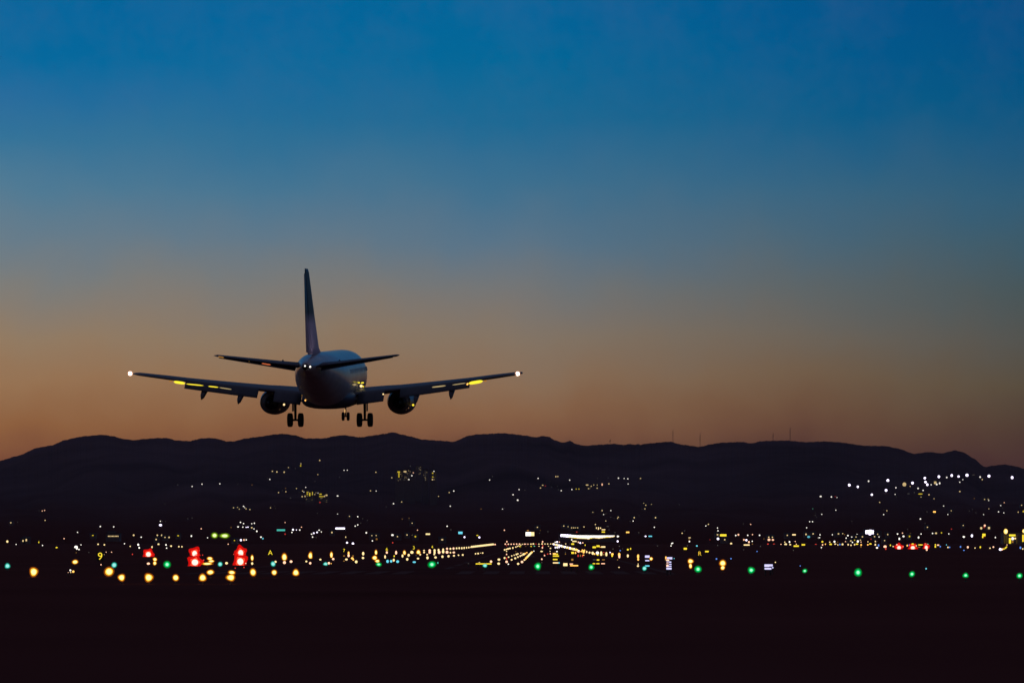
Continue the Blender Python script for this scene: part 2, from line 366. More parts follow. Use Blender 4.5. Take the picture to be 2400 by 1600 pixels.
# ------------------------------------------------------------------ lights read off the photo, crop by crop: cx,cy,rx[,ry],colour
def table(x0, y0, s, txt, rs=1.0):
    for tok in txt.split():
        a = tok.split(','); c = a[-1]; v = [float(t) for t in a[:-1]]
        px, py = x0+v[0]/s, y0+v[1]/s; r = v[2]/s*rs; rr = v[3]/s*rs if len(v) > 3 else r
        if c in BIG: biglamp(px, py, r, rr, c)
        else: lamp(px, py, max(r*.9, .8), max(rr*.9, .7), c)
T1 = (0, 1180, 5.88); T2 = (400, 1180, 5.88); T3 = (800, 1180, 5.88); T4 = (1200, 1180, 5.88); T5 = (1600, 1180, 5.88); T6 = (2000, 1180, 5.88)
table(*T1, """540,90,6,d 582,93,8,k 615,85,9,k 148,255,10,y 241,245,5,d 621,222,8,y 1382,307,10,w 1567,311,9,w 1068,387,8,w 1278,430,14,8,Y 1512,410,13,y 1554,410,9,12,y
883,474,9,k 101,514,16,18,y 223,553,7,w 316,505,12,16,y 361,494,13,20,y 535,524,6,15,Y 586,567,8,w 780,597,16,9,Y 1048,590,26,20,w 1060,612,12,14,w 1088,623,10,w 1116,560,7,w
1352,552,12,y 1438,559,12,y 1716,543,8,w 1794,580,9,y 1842,427,14,y 1946,454,10,w 1905,560,13,20,w 1918,600,12,w 2095,590,10,18,y 2184,552,14,y 2151,486,12,y 2168,428,12,y
2228,428,10,14,y 2273,457,11,8,y 2330,457,12,y 2288,560,11,w 2296,604,9,w 2210,235,7,w 2240,235,5,d 2282,237,4,d 2212,288,22,17,p 1225,664,6,d 1463,660,6,k 1537,660,7,k
1392,833,9,k 1431,692,9,y 1825,690,8,12,r 2350,575,8,y 1050,668,6,u
103,850,32,T 465,932,50,56,O 1035,795,40,26,O 970,910,13,w 1010,928,17,o 975,940,8,y 940,940,5,k 1573,838,33,T 1503,928,56,O 1675,1010,43,O 2045,690,34,Q 2045,818,24,16,k
2135,760,26,24,O 2133,812,22,26,O 2303,830,44,G 2050,1010,52,O""")
table(*T2, """236,200,6,d 295,190,7,d 866,49,9,y 922,45,9,y 946,67,8,y 1004,29,10,w 1020,47,7,w 1039,63,9,y 1091,73,9,y 1376,50,8,y 1384,28,4,d 1435,25,5,d 1442,56,5,d 2022,126,6,d
2300,135,7,w 1577,252,7,k 962,250,10,w 1005,267,9,w 1118,268,8,w 1153,262,8,11,w 929,312,13,9,w 994,315,9,w 1040,318,9,7,p 1065,315,11,7,p 1117,323,14,10,y 1148,340,8,w 1187,372,12,w
832,320,6,10,u 421,338,9,k 102,434,14,9,Y 285,439,11,14,w 508,462,8,w 605,430,34,30,V 745,435,52,26,V 878,500,9,Y 793,550,8,k 968,495,15,p 1010,492,12,14,k 1042,491,10,w
1244,453,12,w 1271,473,13,c 1577,412,12,r 1802,316,8,k 1686,352,14,p 1733,354,7,p 1779,355,10,w 1671,388,9,w 2046,358,12,8,w 2076,381,8,w 2018,388,12,p 1972,399,12,p 1942,412,12,8,w
1956,452,10,w 2005,459,6,d 2222,389,11,14,y 9,577,10,14,y 113,584,11,y 155,585,11,y
330,680,34,42,Q 335,800,46,44,Q 540,748,36,22,O 560,785,40,16,O 505,820,66,16,O 682,826,28,T 770,812,21,18,y 965,672,36,44,Q 960,790,44,48,Q 1035,815,8,k 440,700,9,r 455,770,11,r 395,640,8,r 870,690,9,r 1010,870,10,r 270,840,9,r 890,880,10,r 1123,740,18,40,O 1123,817,16,20,y
70,1012,40,O 440,1012,46,O 547,937,48,30,O 828,1010,54,42,O 842,940,42,26,O 1135,937,40,44,O 1445,793,17,16,y 1412,822,30,T 1567,730,32,52,O 1568,803,22,k 1659,790,21,19,k 1427,940,34,O
1725,942,40,42,O 1925,710,26,46,O 1870,788,15,13,y 1923,812,17,18,k 2063,762,16,13,y 2135,822,28,20,T 2180,812,18,k 2212,818,7,o 2215,700,18,44,O 2240,755,18,16,k""")  # small red lamps around the red beacons are added for a ragged glow
table(*T3, """618,35,5,d 1501,27,9,w 1926,66,10,6,u 2221,67,7,w 111,167,7,y 129,157,5,d 226,171,9,w 295,198,6,d 358,223,5,d 268,260,6,d 226,285,9,w 191,302,9,w 839,204,7,u
933,192,6,u 933,214,5,d 976,261,8,y 1458,303,10,w 1510,352,12,6,d 1050,357,8,k 344,393,12,13,w 397,404,8,y 420,432,8,y 480,431,8,y 487,481,15,u 428,504,10,w 60,453,9,12,y 79,529,14,12,p
160,542,17,15,p 705,425,20,13,w 773,446,9,y 905,423,10,y 979,423,8,y 1020,446,13,Y 1390,488,18,11,y 1697,454,13,p 1902,457,14,p 1875,430,18,8,Y 2247,358,10,k 708,530,10,r
100,675,13,26,o 100,708,16,22,k 37,712,14,8,u 70,760,20,14,y 37,782,13,6,u 160,712,14,9,u 150,745,20,16,o 165,765,12,o 205,793,20,22,y 301,680,17,27,y 298,740,18,17,y 478,665,17,34,O 460,738,32,28,O
497,783,30,20,O 515,828,38,24,G 627,665,15,18,k 603,725,13,26,y 637,787,20,24,c 686,785,18,20,c 776,790,22,20,c 722,770,16,22,y 728,715,9,15,Y 755,668,15,30,k 870,668,18,32,O
843,712,14,24,y 928,702,18,20,y 908,758,17,20,y 972,662,25,22,y 1062,660,26,28,O 1087,694,13,12,y 1057,748,18,13,y 1030,706,7,d 1005,797,26,13,c 1140,637,13,10,y 1140,664,14,12,y 1183,694,13,10,y
1187,738,18,22,y 1218,638,18,20,k 1218,664,18,18,k 1285,638,16,22,y 1285,668,16,18,y 1280,692,13,10,y 1298,733,19,16,y 1248,830,46,42,G 1330,808,10,15,t 1340,632,14,20,y 1348,662,20,24,k
1403,625,14,18,y 1403,655,19,24,y 1393,722,17,19,y 1457,612,16,14,k 1457,660,21,22,k 1477,716,17,y 1503,613,14,15,y 1546,610,15,17,k 1588,607,13,14,y 1625,605,13,15,y 1661,605,12,17,y
1693,602,12,17,y 1726,599,10,15,y 1757,596,11,14,y 1783,593,8,y 1503,666,12,y 1550,664,19,13,k 1552,709,15,13,y 1615,702,12,11,y 1673,698,14,13,y 2119,555,11,k
1850,682,11,y 1885,679,14,12,y 1921,673,6,y 1948,672,11,y 1752,818,9,5,d 1902,818,18,22,y 1980,845,28,22,T 2063,790,18,k 2172,762,21,16,y 2168,818,20,17,y""")
for i in range(17):                 # far part of the left edge row, every 55 m
    Y = 1850 + 55*i; t = (1/1850-1/Y)/(1/1850-1/2730)
    lamp(1106 + 49.5*t, 1279.8 - 5.4*t, 2.6, 2.4, 'y')
C4 = (1180, 1240, 10.69)
table(*C4, """47,358,20,k 122,360,20,k 193,360,18,k 260,358,18,k 330,358,20,k 402,358,22,k 525,357,18,14,k 555,357,16,12,k 613,358,14,k 688,357,22,18,y 748,354,24,22,y 815,355,16,9,r 888,356,22,12,y 968,353,24,20,y 1040,353,17,15,y
1107,353,19,16,y 1182,352,14,15,y 30,500,24,20,y 75,488,22,20,y 115,476,26,22,y 160,466,26,22,y 235,452,20,26,y 310,430,20,18,y 350,412,20,15,y 385,400,18,13,y 435,380,16,13,y 475,360,16,12,y 415,418,28,10,Y
85,297,17,20,k 78,395,10,18,r 78,538,17,14,y 78,615,15,22,k 78,720,14,34,r 78,800,33,k 122,858,17,w 28,705,26,26,y 128,683,22,20,y 208,653,20,18,y 268,633,18,16,y 325,615,24,24,y 362,600,20,20,y
435,582,14,10,k 465,567,10,8,u 205,748,28,22,y 295,712,28,26,y 362,680,22,24,y 420,655,22,24,y 460,638,22,20,y 505,612,34,30,y 545,595,24,18,o 585,570,22,14,o 308,543,9,u 368,850,32,28,y 465,803,35,32,k
525,752,28,20,y 560,715,26,28,o 590,685,26,28,o 615,660,26,26,y 640,632,28,28,y 665,605,28,26,y 690,580,28,26,y 715,558,24,22,o 762,532,13,w
980,297,20,k 985,403,16,20,r 975,447,18,24,k 955,540,34,18,y 1028,645,19,16,k 1028,615,10,14,r 960,735,20,24,k 960,820,11,14,d 1108,605,18,16,r 1175,598,16,20,k 1178,463,20,18,y 1168,538,14,10,y 1127,410,11,y
890,410,15,13,y 692,415,18,14,Y 775,410,20,10,g 560,415,8,u 1298,308,15,w 1345,305,22,p 1400,305,14,k 1440,355,12,d 1560,352,13,15,y 1665,352,9,d 1298,443,11,26,p 1345,440,20,32,w 1395,440,18,16,p
1298,545,13,9,d 1340,543,20,17,w 1553,560,10,d 1553,605,12,20,u 1710,248,18,22,w 1878,310,20,k 1925,330,22,20,p 1988,325,16,18,k 2047,385,12,24,Y 1805,578,20,24,o 1870,650,18,36,r 1927,650,13,34,u
1980,655,14,30,r 2085,552,22,30,y 2155,570,25,27,y 2225,580,22,35,y 1950,540,22,20,o 2008,545,32,48,o 1975,510,14,26,o 2035,512,12,24,o 2005,632,28,10,o 1880,540,34,30,k 1885,520,22,16,p""")
for i in range(34):                 # right edge row crowding together towards its far end
    t = i/33; x = 1244 + (1840-1244)*t; y = 356 + (505-356)*t + 4*math.sin(i*2.1)
    c = 'ypyyypyyppyppyyyppyypyoppyyoypyoyo'[i]
    px, py = 1180+x/10.69, 1240+y/10.69; lamp(px, py, (20+6*t+4*(i % 3 == 0))/10.69, (20+6*t)/10.69, c)
C5 = (1380, 1240, 10.69)
table(*C5, """285,432,12,o 723,288,24,p 765,412,14,d 606,480,14,d 848,475,8,d 978,495,28,24,Y 1047,475,16,25,Y 533,567,15,p 785,520,16,18,b 20,570,24,28,y 100,585,32,42,y 215,578,42,40,w 145,605,22,24,o 222,628,30,18,Y
310,600,32,70,y 440,610,28,60,y 375,565,20,10,r 375,620,22,14,u 590,610,34,32,o 585,650,22,34,Y 762,620,32,48,o 765,670,26,46,k 978,652,26,44,y 1235,665,28,56,o 1238,740,24,36,o 1237,855,15,13,y 1232,905,28,24,y
757,940,20,15,y 720,750,10,20,u 1562,725,38,40,O 1395,965,52,46,T 1720,402,10,d 2060,402,15,w 2075,345,18,14,w 2100,333,18,14,w 2137,718,12,c 62,935,64,64,G 720,165,42,24,w 655,70,18,12,d 1253,70,17,13,d
1422,162,24,18,p""")
table(*T4, """355,855,40,44,G 350,318,9,y 329,300,5,d 390,360,6,u 380,398,9,5,d 495,378,12,5,d 892,383,10,r 714,300,9,y 777,308,11,9,y 822,325,10,8,y 851,325,9,y 877,325,7,y 905,325,9,8,y 992,312,12,7,y 1149,279,9,y
1293,231,7,y 1362,180,6,d 1405,192,5,d 1465,178,9,7,y 1455,195,7,y 1114,110,7,y 1242,88,9,12,y 1262,142,7,w 1293,132,12,5,d 1362,88,8,w 1684,185,10,y 1670,232,8,w 1628,236,6,d 1832,64,8,10,y 1790,70,6,d
1844,14,9,y 1921,2,6,y 1978,185,10,12,y 1962,318,9,w 2304,5,6,d 1337,352,9,5,d 1320,307,20,3,d 2345,400,10,y 1752,157,4,d""")
table(*T5, """27,367,7,d 66,572,7,d 355,277,9,y 320,299,8,w 480,327,8,w 487,366,9,w 481,420,13,10,y 487,477,18,p 580,488,11,y 668,543,16,14,y 483,567,7,d 375,490,6,r 196,574,14,11,c 95,462,20,8,y 90,490,12,8,u
93,513,11,w 837,269,6,d 937,278,8,k 732,430,11,w 768,420,14,k 896,428,10,w 962,418,9,k 1060,428,11,w 845,490,13,k 878,495,15,p 913,521,13,15,k 959,510,8,w 961,548,7,u 842,627,6,d 1025,650,8,b
1073,580,7,d 1526,635,7,d 1187,455,11,y 1215,442,11,14,o 1237,455,10,y 1190,490,22,18,k 1243,491,18,13,k 1175,548,13,9,r 1258,548,14,5,r 1120,478,7,u 1443,428,10,y 1700,415,12,14,y 1798,408,12,10,y
1736,450,23,16,c 1893,422,9,w 1870,461,6,w 1887,461,8,w 1407,522,8,y 1420,553,20,16,y 1472,520,11,14,w 1482,556,14,10,y 1551,513,7,k 1567,550,7,k 1355,552,10,5,k 1835,552,16,5,r 1925,517,16,12,Y
1928,560,10,12,k 1967,551,8,10,o 1912,597,8,w 2063,420,8,w 2148,408,13,10,y 2205,405,9,7,y 2231,418,7,u 2277,432,13,10,w 2254,467,10,w 2330,457,11,14,w 2318,505,13,10,y 2027,522,9,y 2092,515,14,w
2135,522,6,u 2040,553,20,14,Y 2102,548,15,9,y 2138,560,10,8,y 2166,555,10,13,b 2203,555,14,17,y 2245,515,7,k 2281,557,12,13,y 2320,565,11,y 2340,525,9,w 1793,64,6,g 1827,118,5,d 1827,153,6,d 1843,175,5,d
1917,139,8,w 2100,56,5,d 2111,82,8,w 1750,240,8,w 1790,240,8,w 1809,240,5,d 1709,324,8,w 2332,236,6,d 466,753,12,b 666,750,10,b 108,785,36,30,O 108,850,20,34,O 212,895,42,G 552,812,42,40,O 552,875,26,30,O
945,908,42,40,G 1278,800,9,y 1620,850,8,b 1683,918,29,26,G""")
table(*T6, """462,90,9,y 418,142,9,w 457,120,5,d 420,78,5,d 1244,25,8,w 1350,90,8,y 1302,142,8,w 1340,122,4,d 1598,93,7,d 1644,73,5,d 1690,118,8,5,d 1868,63,7,y 1795,143,7,w 2031,18,8,w 2058,55,5,d 2001,105,10,w
2073,119,8,w 2272,109,8,10,y 2345,100,13,16,Y 2320,15,9,y 1016,105,12,6,d 924,203,12,10,w 988,265,6,d 1022,317,9,y 749,348,6,d 1515,292,8,y 1352,342,9,r 51,419,11,w 38,453,10,y 133,418,8,y 126,449,11,y
296,411,9,w 293,446,11,9,y 335,414,9,y 361,398,10,8,y 354,450,8,w 475,417,8,12,y 609,410,11,w 678,398,9,k 691,443,16,13,w 634,477,13,18,w 775,443,12,14,Y 785,402,7,u 899,458,12,16,w 934,410,9,w 1092,402,10,w
1115,402,8,d 1140,400,15,13,y 1215,394,10,Y 1316,408,7,10,w 1522,450,17,14,w 1634,435,16,22,p 1957,458,8,13,w 18,495,9,Y 62,512,15,17,w 98,495,9,y 106,521,7,k 432,500,9,y 243,480,8,r 201,517,8,y 17,557,11,y
50,550,20,12,Y 108,560,12,o 105,585,8,12,u 235,547,20,12,Y 200,558,12,10,o 304,513,10,y 303,560,12,18,y 348,570,11,22,b 326,600,16,11,w 437,585,24,20,k 447,615,12,15,r 511,567,9,15,Y 549,582,9,y
630,600,26,Q 603,560,14,12,k 684,585,9,k 743,570,10,15,o 768,563,6,10,b 818,550,20,12,Y 820,600,28,24,Q 866,573,10,12,y 925,560,38,9,Y 905,590,20,6,u 995,545,14,6,g 1027,549,10,6,g 1005,596,20,26,Q
1012,628,13,15,k 1130,558,10,11,Y 1130,585,12,18,Y 1168,563,19,9,k 1198,583,11,b 1283,560,6,8,c 1304,594,11,y 1326,594,11,b 1477,587,11,14,b 1524,635,12,8,b 1578,592,14,17,k 1677,603,8,10,y 1750,592,11,17,Y
1884,605,10,y 1930,590,12,k 2025,622,20,18,p 2050,622,16,15,k 2075,615,18,8,Y 2098,602,12,12,Y 2112,588,9,10,Y 2118,560,7,k 1762,330,17,20,y 1870,328,18,20,y 1812,295,17,k 1803,320,10,r 2303,600,13,19,b 2335,615,10,y
65,940,46,50,G 808,962,36,34,G 1003,888,10,14,c 1548,980,36,30,G 2290,985,36,34,G""")
U1 = (0, 980, 3.92); U2 = (600, 980, 3.92); U3 = (1200, 980, 3.92); U4 = (1800, 980, 3.92)
table(*U1, "1633,607,5,d 1765,621,6,w 1856,600,6,w 2020,597,6,w 2184,598,3,d 2315,607,5,u 1514,780,4,d")
table(*U2, """585,382,7,y 412,413,6,y 410,432,8,Y 361,456,5,d 298,448,5,y 259,490,8,y 192,488,8,y 150,482,7,y 568,512,5,y 109,546,4,d 127,556,6,w 541,575,4,d 770,535,4,d 809,473,5,w 839,472,5,w 1101,491,7,6,y
1248,541,6,y 272,640,5,u 274,669,6,y 242,660,4,d 207,677,6,y 372,640,5,y 457,630,5,w 428,663,6,y 440,672,4,w 397,676,3,d 452,712,8,y 424,714,7,y 540,695,5,y 551,681,5,y 571,682,5,w 750,708,10,6,w
317,727,9,4,d 587,768,8,r 1052,661,6,y 1104,663,5,w 1263,779,7,w 1338,763,6,y 1677,712,5,y 1775,677,6,y 1817,663,7,w 2146,562,6,w 2172,530,5,d 1328,638,6,y 1357,627,8,Y 1376,622,8,Y 1392,618,6,y
1412,610,5,w 1408,631,10,5,Y 1443,619,6,w""")
table(*U3, """240,547,6,w 403,531,7,y 421,530,6,y 530,563,6,w 282,610,9,5,y 304,617,9,5,r 262,635,7,6,y 350,573,3,d 361,626,4,d 418,620,4,d 452,660,6,w 427,652,7,4,d 550,649,6,w 590,645,6,Y 615,645,6,Y
690,608,15,6,y 693,632,5,7,y 704,641,8,5,y 717,632,5,7,y 728,619,6,y 742,608,17,5,y 783,608,4,5,y 782,637,6,y 828,604,7,13,k 890,597,7,6,y 788,548,4,d 883,543,4,d 978,545,7,w 1030,548,5,w 1064,551,6,w
1067,598,5,w 1181,548,6,y 65,650,6,w 118,655,4,d 10,697,9,5,w 18,727,4,d 52,747,9,8,w 1210,776,5,y""")
table(*U4, """736,580,3,d 747,609,13,p 825,625,10,12,p 924,573,8,9,w 954,697,11,p 1101,566,14,p 1085,657,13,p 1328,590,13,p 1306,621,5,y 1441,545,12,p 1447,581,12,p 1464,605,11,13,p 1499,605,6,w
1577,592,8,11,w 1550,602,9,w 1570,532,12,14,p 1642,539,8,w 1688,521,12,14,p 1751,530,11,p 1790,559,5,w 1762,582,6,w 1828,518,15,p 1887,515,18,4,d 1949,535,8,9,w 1969,558,7,y 2030,526,14,p 2243,540,13,15,p
1175,633,7,w 1379,639,8,w 1425,657,7,w 1345,677,6,d 1400,690,24,6,Y 1290,688,16,4,d 1479,697,8,7,y 1168,694,5,w 1180,716,4,d 1406,719,5,y 1526,734,5,y 1762,668,8,7,y 484,713,11,8,w 582,717,7,8,w 618,714,5,r
634,723,4,w 1026,767,6,y 1895,732,5,u 1970,730,5,u 1990,740,6,y 2023,738,5,y 2028,750,5,w 2170,770,5,k 1253,603,19,21,y 1537,587,15,16,y""")

# ------------------------------------------------------------------ numbered runway distance signs
def glyph(ch, h, m, parent, loc):
    c = bpy.data.curves.new('number', 'FONT'); c.body = ch; c.align_x = 'CENTER'; c.align_y = 'CENTER'; c.size = h*1.36; c.extrude = .02; c.offset = -h*.01
    t = bpy.data.objects.new('tmp', c); sc.collection.objects.link(t); bpy.context.view_layer.update()
    me = bpy.data.meshes.new_from_object(t.evaluated_get(bpy.context.evaluated_depsgraph_get())); bpy.data.objects.remove(t)
    me.materials.clear(); me.materials.append(m); ys = [v.co.y for v in me.vertices]; mid = (min(ys)+max(ys))/2
    for v in me.vertices: v.co.y -= mid
    o = bpy.data.objects.new('number', me); sc.collection.objects.link(o); o.parent = parent; o.location = loc; o.rotation_euler = (R(90), 0, 0)
for ch, px, py, h, Y in (('9', 234.7, 1301.6, 17.5, 488), ('A', 633.5, 1293.2, 11.5, 715), ('7', 806.3, 1288.3, 7.5, 900), ('6', 906.6, 1285.6, 8, 1010),
                         ('3', 969.8, 1282, 8, 1250), ('4', 1013, 1280, 6.5, 1400)):
    k = Y/F; P = Vector(((px-CX)*k, Y, EYE+(HY-py)*k)); hh = h*k/2+.12
    o = thing('distance_sign', (P.x, P.y, 0), f'dark runway distance board with glowing yellow {ch} beside the left runway edge', 'sign', 'numbered distance boards beside the runway')
    b = MB(); b.box((-hh*.85, .05, max(.02, P.z-hh)), (hh*.85, .3, P.z+hh)); b.build('board', M_DARK, o)
    if P.z-hh > .1:
        for s in (-1, 1):
            b = MB(); b.box((s*hh*.5-.04, .12, 0), (s*hh*.5+.04, .2, P.z-hh)); b.build('leg', M_DARK, o)
    glyph(ch, h*k, em('Y'), o, (0, .0, P.z))
o = thing('taxiway_sign', (0, 0, 0), 'small glowing orange letter board right of the runway', 'sign')
P = Vector(((1640-CX)/F*560, 560, EYE+(HY-1295.5)/F*560)); o.location = (P.x, P.y, 0)
b = MB(); b.box((-.5, .05, .7), (.5, .25, 2.1)); b.build('board', M_DARK, o)
b = MB(); b.box((-.06, .1, 0), (.06, .2, .7)); b.build('leg', M_DARK, o)
glyph('R', .85, emit('glow_sign_orange', (1, .6, .05), 1.1), o, (0, 0, P.z))

# ------------------------------------------------------------------ lit panels and signs
def c4(x0, x1, y0, y1): return 1180+x0/10.69, 1180+x1/10.69, 1240+y0/10.69, 1240+y1/10.69
def c5(x0, x1, y0, y1): return 1380+x0/10.69, 1380+x1/10.69, 1240+y0/10.69, 1240+y1/10.69
def l6(n, x0, x1, y0, y1): a = 400*(n-1); return a+x0/5.88, a+x1/5.88, 1180+y0/5.88, 1180+y1/5.88
for a, c, lab in (  # the stacked yellow bars are mirage shimmer built as separate boards
  (c4(1240, 1330, 583, 622), 'o', 'orange lit board, top of the stack of bars under the bright runway edge'),
  (c4(1240, 1388, 642, 670), 'Y', 'yellow lit board, second down in the stack of bars'),
  (c4(1322, 1362, 595, 640), 'Y', 'small yellow lit board at the right of the bar stack top'),
  (c4(1240, 1352, 727, 756), 'Y', 'yellow lit board, third down in the stack of bars'),
  (c4(1240, 1375, 812, 840), 'y', 'pale lit board at the bottom of the stack of bars'),
  (c4(1378, 1408, 812, 840), 'c', 'cyan end board at the bottom right of the bar stack'),
  (c4(1500, 1602, 835, 905), 'y', 'square pale lit board between the two green lights'),
  (c4(1660, 1740, 845, 868), 'k', 'pinkish lit bar left of the large green light'),
  (c4(1670, 1870, 883, 908), 'o', 'long amber lit bar left of the large green light'),
  (c4(1700, 1765, 552, 600), 'Y', 'yellow lit board just under the bright runway edge row'),
  (c4(1700, 1750, 725, 770), 'u', 'dull orange board under the yellow one'),
  (c4(1700, 1768, 338, 374), 'Y', 'yellow lit board just above the bright runway edge row'),
  (c4(1725, 1832, 274, 302), 'y', 'pale lit board close under the bright terminal strip'),
  (c5(95, 178, 415, 458), 'Y', 'first yellow board of three right of the terminal strip'),
  (c5(192, 272, 387, 430), 'Y', 'second yellow board of three under the terminal strip end'),
  (c5(310, 412, 410, 446), 'y', 'pale board, rightmost of three under the terminal strip end'),
  (c5(200, 262, 738, 768), 'Y', 'yellow bar above the lowest yellow bars'), (c5(332, 400, 740, 760), 'u', 'dull orange bar above the pinkish bar'),
  (c5(105, 175, 742, 756), 'd', 'dim bar right of the large green light'),
  (c5(98, 160, 835, 858), 'Y', 'left yellow bar beside the large green light'), (c5(190, 266, 835, 858), 'Y', 'right yellow bar beside the large green light'),
  (c5(312, 402, 836, 856), 'k', 'pinkish bar beside the low yellow bars'),
  (c5(1410, 1522, 642, 696), 'p', 'violet white lit board, top of the stack of three'), (c5(1415, 1515, 756, 784), 'p', 'thin violet white bar, middle of the stack of three'),
  (c5(1412, 1520, 888, 918), 'c', 'cyan white bar above a green light'),
  (c5(1935, 2090, 685, 738), 'p', 'violet white board on top of the tall glowing stack'), (c5(1950, 2065, 792, 822), 'p', 'second bar down of the tall glowing stack'),
  (c5(1950, 2070, 850, 872), 'p', 'third bar down of the tall glowing stack'), (c5(1950, 2070, 898, 920), 'p', 'fourth bar down of the tall glowing stack'),
  (c5(1945, 2072, 945, 992), 'p', 'lowest board of the tall glowing stack'),
  (c5(1918, 1945, 668, 760), 'o', 'orange post light at the left of the tall glowing stack'), (c5(1940, 2010, 740, 792), 'k', 'pinkish block inside the tall glowing stack'),
  (c5(1945, 2000, 822, 850), 'k', 'small pinkish block midway in the glowing stack'), (c5(1945, 1995, 873, 945), 'k', 'pinkish upright low in the glowing stack'),
  (l6(5, 1128, 1240, 828, 862), 'p', 'long violet white board right of the runway, upper of two'), (l6(5, 1130, 1222, 876, 899), 'p', 'long violet white board right of the runway, lower of two'),
  (l6(5, 1210, 1250, 866, 882), 'p', 'short violet white board beside the lower long one'),
  (l6(5, 15, 58, 600, 626), 'Y', 'left small yellow board above the amber lights'), (l6(5, 310, 358, 642, 661), 'Y', 'right small yellow board beyond the letter sign'),
  (l6(5, 842, 922, 553, 569), 'y', 'pale yellow bar low in the town'), (l6(5, 1530, 1600, 567, 586), 'Y', 'yellow orange bar low in the town'),
  (l6(5, 1640, 1686, 549, 568), 'Y', 'short yellow bar low in the town'),
  (l6(3, 1852, 2070, 814, 828), 'Y', 'thin yellow light bar behind the bluish white light')):
    panel(*a, c, lab)
b = MB()
for a, c, lab, nm, cat, c2 in (
  (l6(2, 1463, 1576, 345, 370), 't', 'teal lit sign on the slope under the left wheels', 'shop_sign', 'sign', None),
  (l6(2, 2272, 2400, 323, 345), 'p', 'violet white light strip under the nose wheels', 'light_strip', 'light strip', None),
  (l6(3, 1163, 1222, 402, 422), 'y', 'small pale lit board under the right engine', 'shop_sign', 'sign', None),
  (l6(3, 1612, 1670, 378, 411), 'c', 'cyan lit sign under the right wing', 'shop_sign', 'sign', None),
  (l6(4, 188, 306, 384, 438), 'w', 'bright white billboard with a duller right half', 'billboard', 'billboard', 'y'),
  (l6(4, 205, 232, 356, 372), 'u', 'small orange lamp board above the white billboard', 'shop_sign', 'sign', None),
  (l6(4, 1236, 1285, 345, 357), 'y', 'upper thin pale sign above the terminal strip', 'shop_sign', 'sign', None),
  (l6(4, 1236, 1281, 375, 390), 'Y', 'lower thin yellow sign above the terminal strip', 'shop_sign', 'sign', None),
  (l6(4, 1572, 1616, 378, 396), 'o', 'short orange sign right of the terminal strip', 'shop_sign', 'sign', None),
  (l6(4, 1882, 1930, 434, 449), 'c', 'short blue cyan sign right of the terminal strip', 'shop_sign', 'sign', None),
  (l6(5, 515, 603, 413, 442), 'Y', 'wide yellow lit sign in the town', 'shop_sign', 'sign', None),
  (l6(5, 1510, 1558, 412, 429), 'y', 'pale yellow lit sign in the town below the tallest mast', 'shop_sign', 'sign', None),
  (l6(6, 1100, 1136, 96, 116), 'o', 'small amber lit sign on the slope under the floodlights', 'shop_sign', 'sign', None)):
    panel(*a, c, lab, cat, nm, Y=3400 if a[2] > 1230 else 5000, c2=c2)

# ------------------------------------------------------------------ buildings with lit windows
def block(px0, px1, pytop, pybase, Y, label, wins, name='building', cat='building', depth=14, roof=True, wall=None):
    k = Y/F; X0, X1 = (px0-CX)*k, (px1-CX)*k; zt = EYE+(HY-pytop)*k; zb = min(terr(((X0+X1)/2)/Y, Y), EYE+(HY-pybase)*k)-1
    cx = (X0+X1)/2; o = thing(name, (cx, Y, zb), label, cat); hw = (X1-X0)/2
    b = MB(); b.box((-hw, 0, 0), (hw, depth, zt-zb)); b.build('wall', wall or M_WALL, o)
    b = MB(); b.box((-hw-.4, -.4, zt-zb+.003), (hw+.4, depth+.4, zt-zb+.6)); b.build('roof', M_ROOF, o)
    if cat == 'apartment block':
        rn = random.Random(int(px0)); wins = list(wins)
        for j in range(int((px1-px0)*1.5)):
            xx = px0+1+rn.random()*(px1-px0-3); yy = pytop+2+rn.random()*22; wins.append((xx, xx+.9, yy, yy+.9, rn.choice('dddey')))
    for (a0, a1, y0, y1, c) in wins:
        x0, x1 = (a0-CX)*k-cx, (a1-CX)*k-cx; z0, z1 = EYE+(HY-y1)*k-zb, EYE+(HY-y0)*k-zb
        b = MB(); b.box((x0, -.12, max(.05, z0)), (x1, -.003, z1)); b.build('window', emf(c, True) if cat == 'apartment block' else em(c), o)
    return o
ww = []; rnd = random.Random(3); x = 1314.0; i = 0
prof_b = [(1314, 1250.5, 1256), (1320, 1250.6, 1256), (1332, 1251, 1257.5), (1345, 1252.5, 1259.5), (1356, 1253, 1260.5), (1372, 1253, 1261), (1380, 1253.2, 1262), (1390, 1253.2, 1259), (1405, 1253.3, 1260.5), (1418, 1253.3, 1258.5), (1434, 1253.4, 1257.5), (1441, 1253.4, 1255.5)]
while x < 1440:
    x2 = min(x+6.2, 1441); j = max(1, min(len(prof_b)-1, bisect.bisect_right([p[0] for p in prof_b], (x+x2)/2)))
    t = ((x+x2)/2-prof_b[j-1][0])/(prof_b[j][0]-prof_b[j-1][0]); y0 = prof_b[j-1][1]*(1-t)+prof_b[j][1]*t; y1 = prof_b[j-1][2]*(1-t)+prof_b[j][2]*t
    ym = y1-1.9; ww.append((x, x2-.25, y0, ym, 'p' if i < 4 else 'w')); ww.append((x, x2-.25, ym+.05, y1, 'p' if i < 3 else ('Y' if i % 6 == 5 else 'y'))); x = x2; i += 1
block(1310, 1446, 1248.5, 1266, 3200, 'long low terminal building with one continuous bright strip of lit glazing', ww, 'terminal_building', 'terminal')
def rowwin(x0, x1, n, y0, y1, c, wd): return [(x0+(x1-x0)*i/max(1, n-1)-wd/2, x0+(x1-x0)*i/max(1, n-1)+wd/2, y0, y1, c) for i in range(n)]
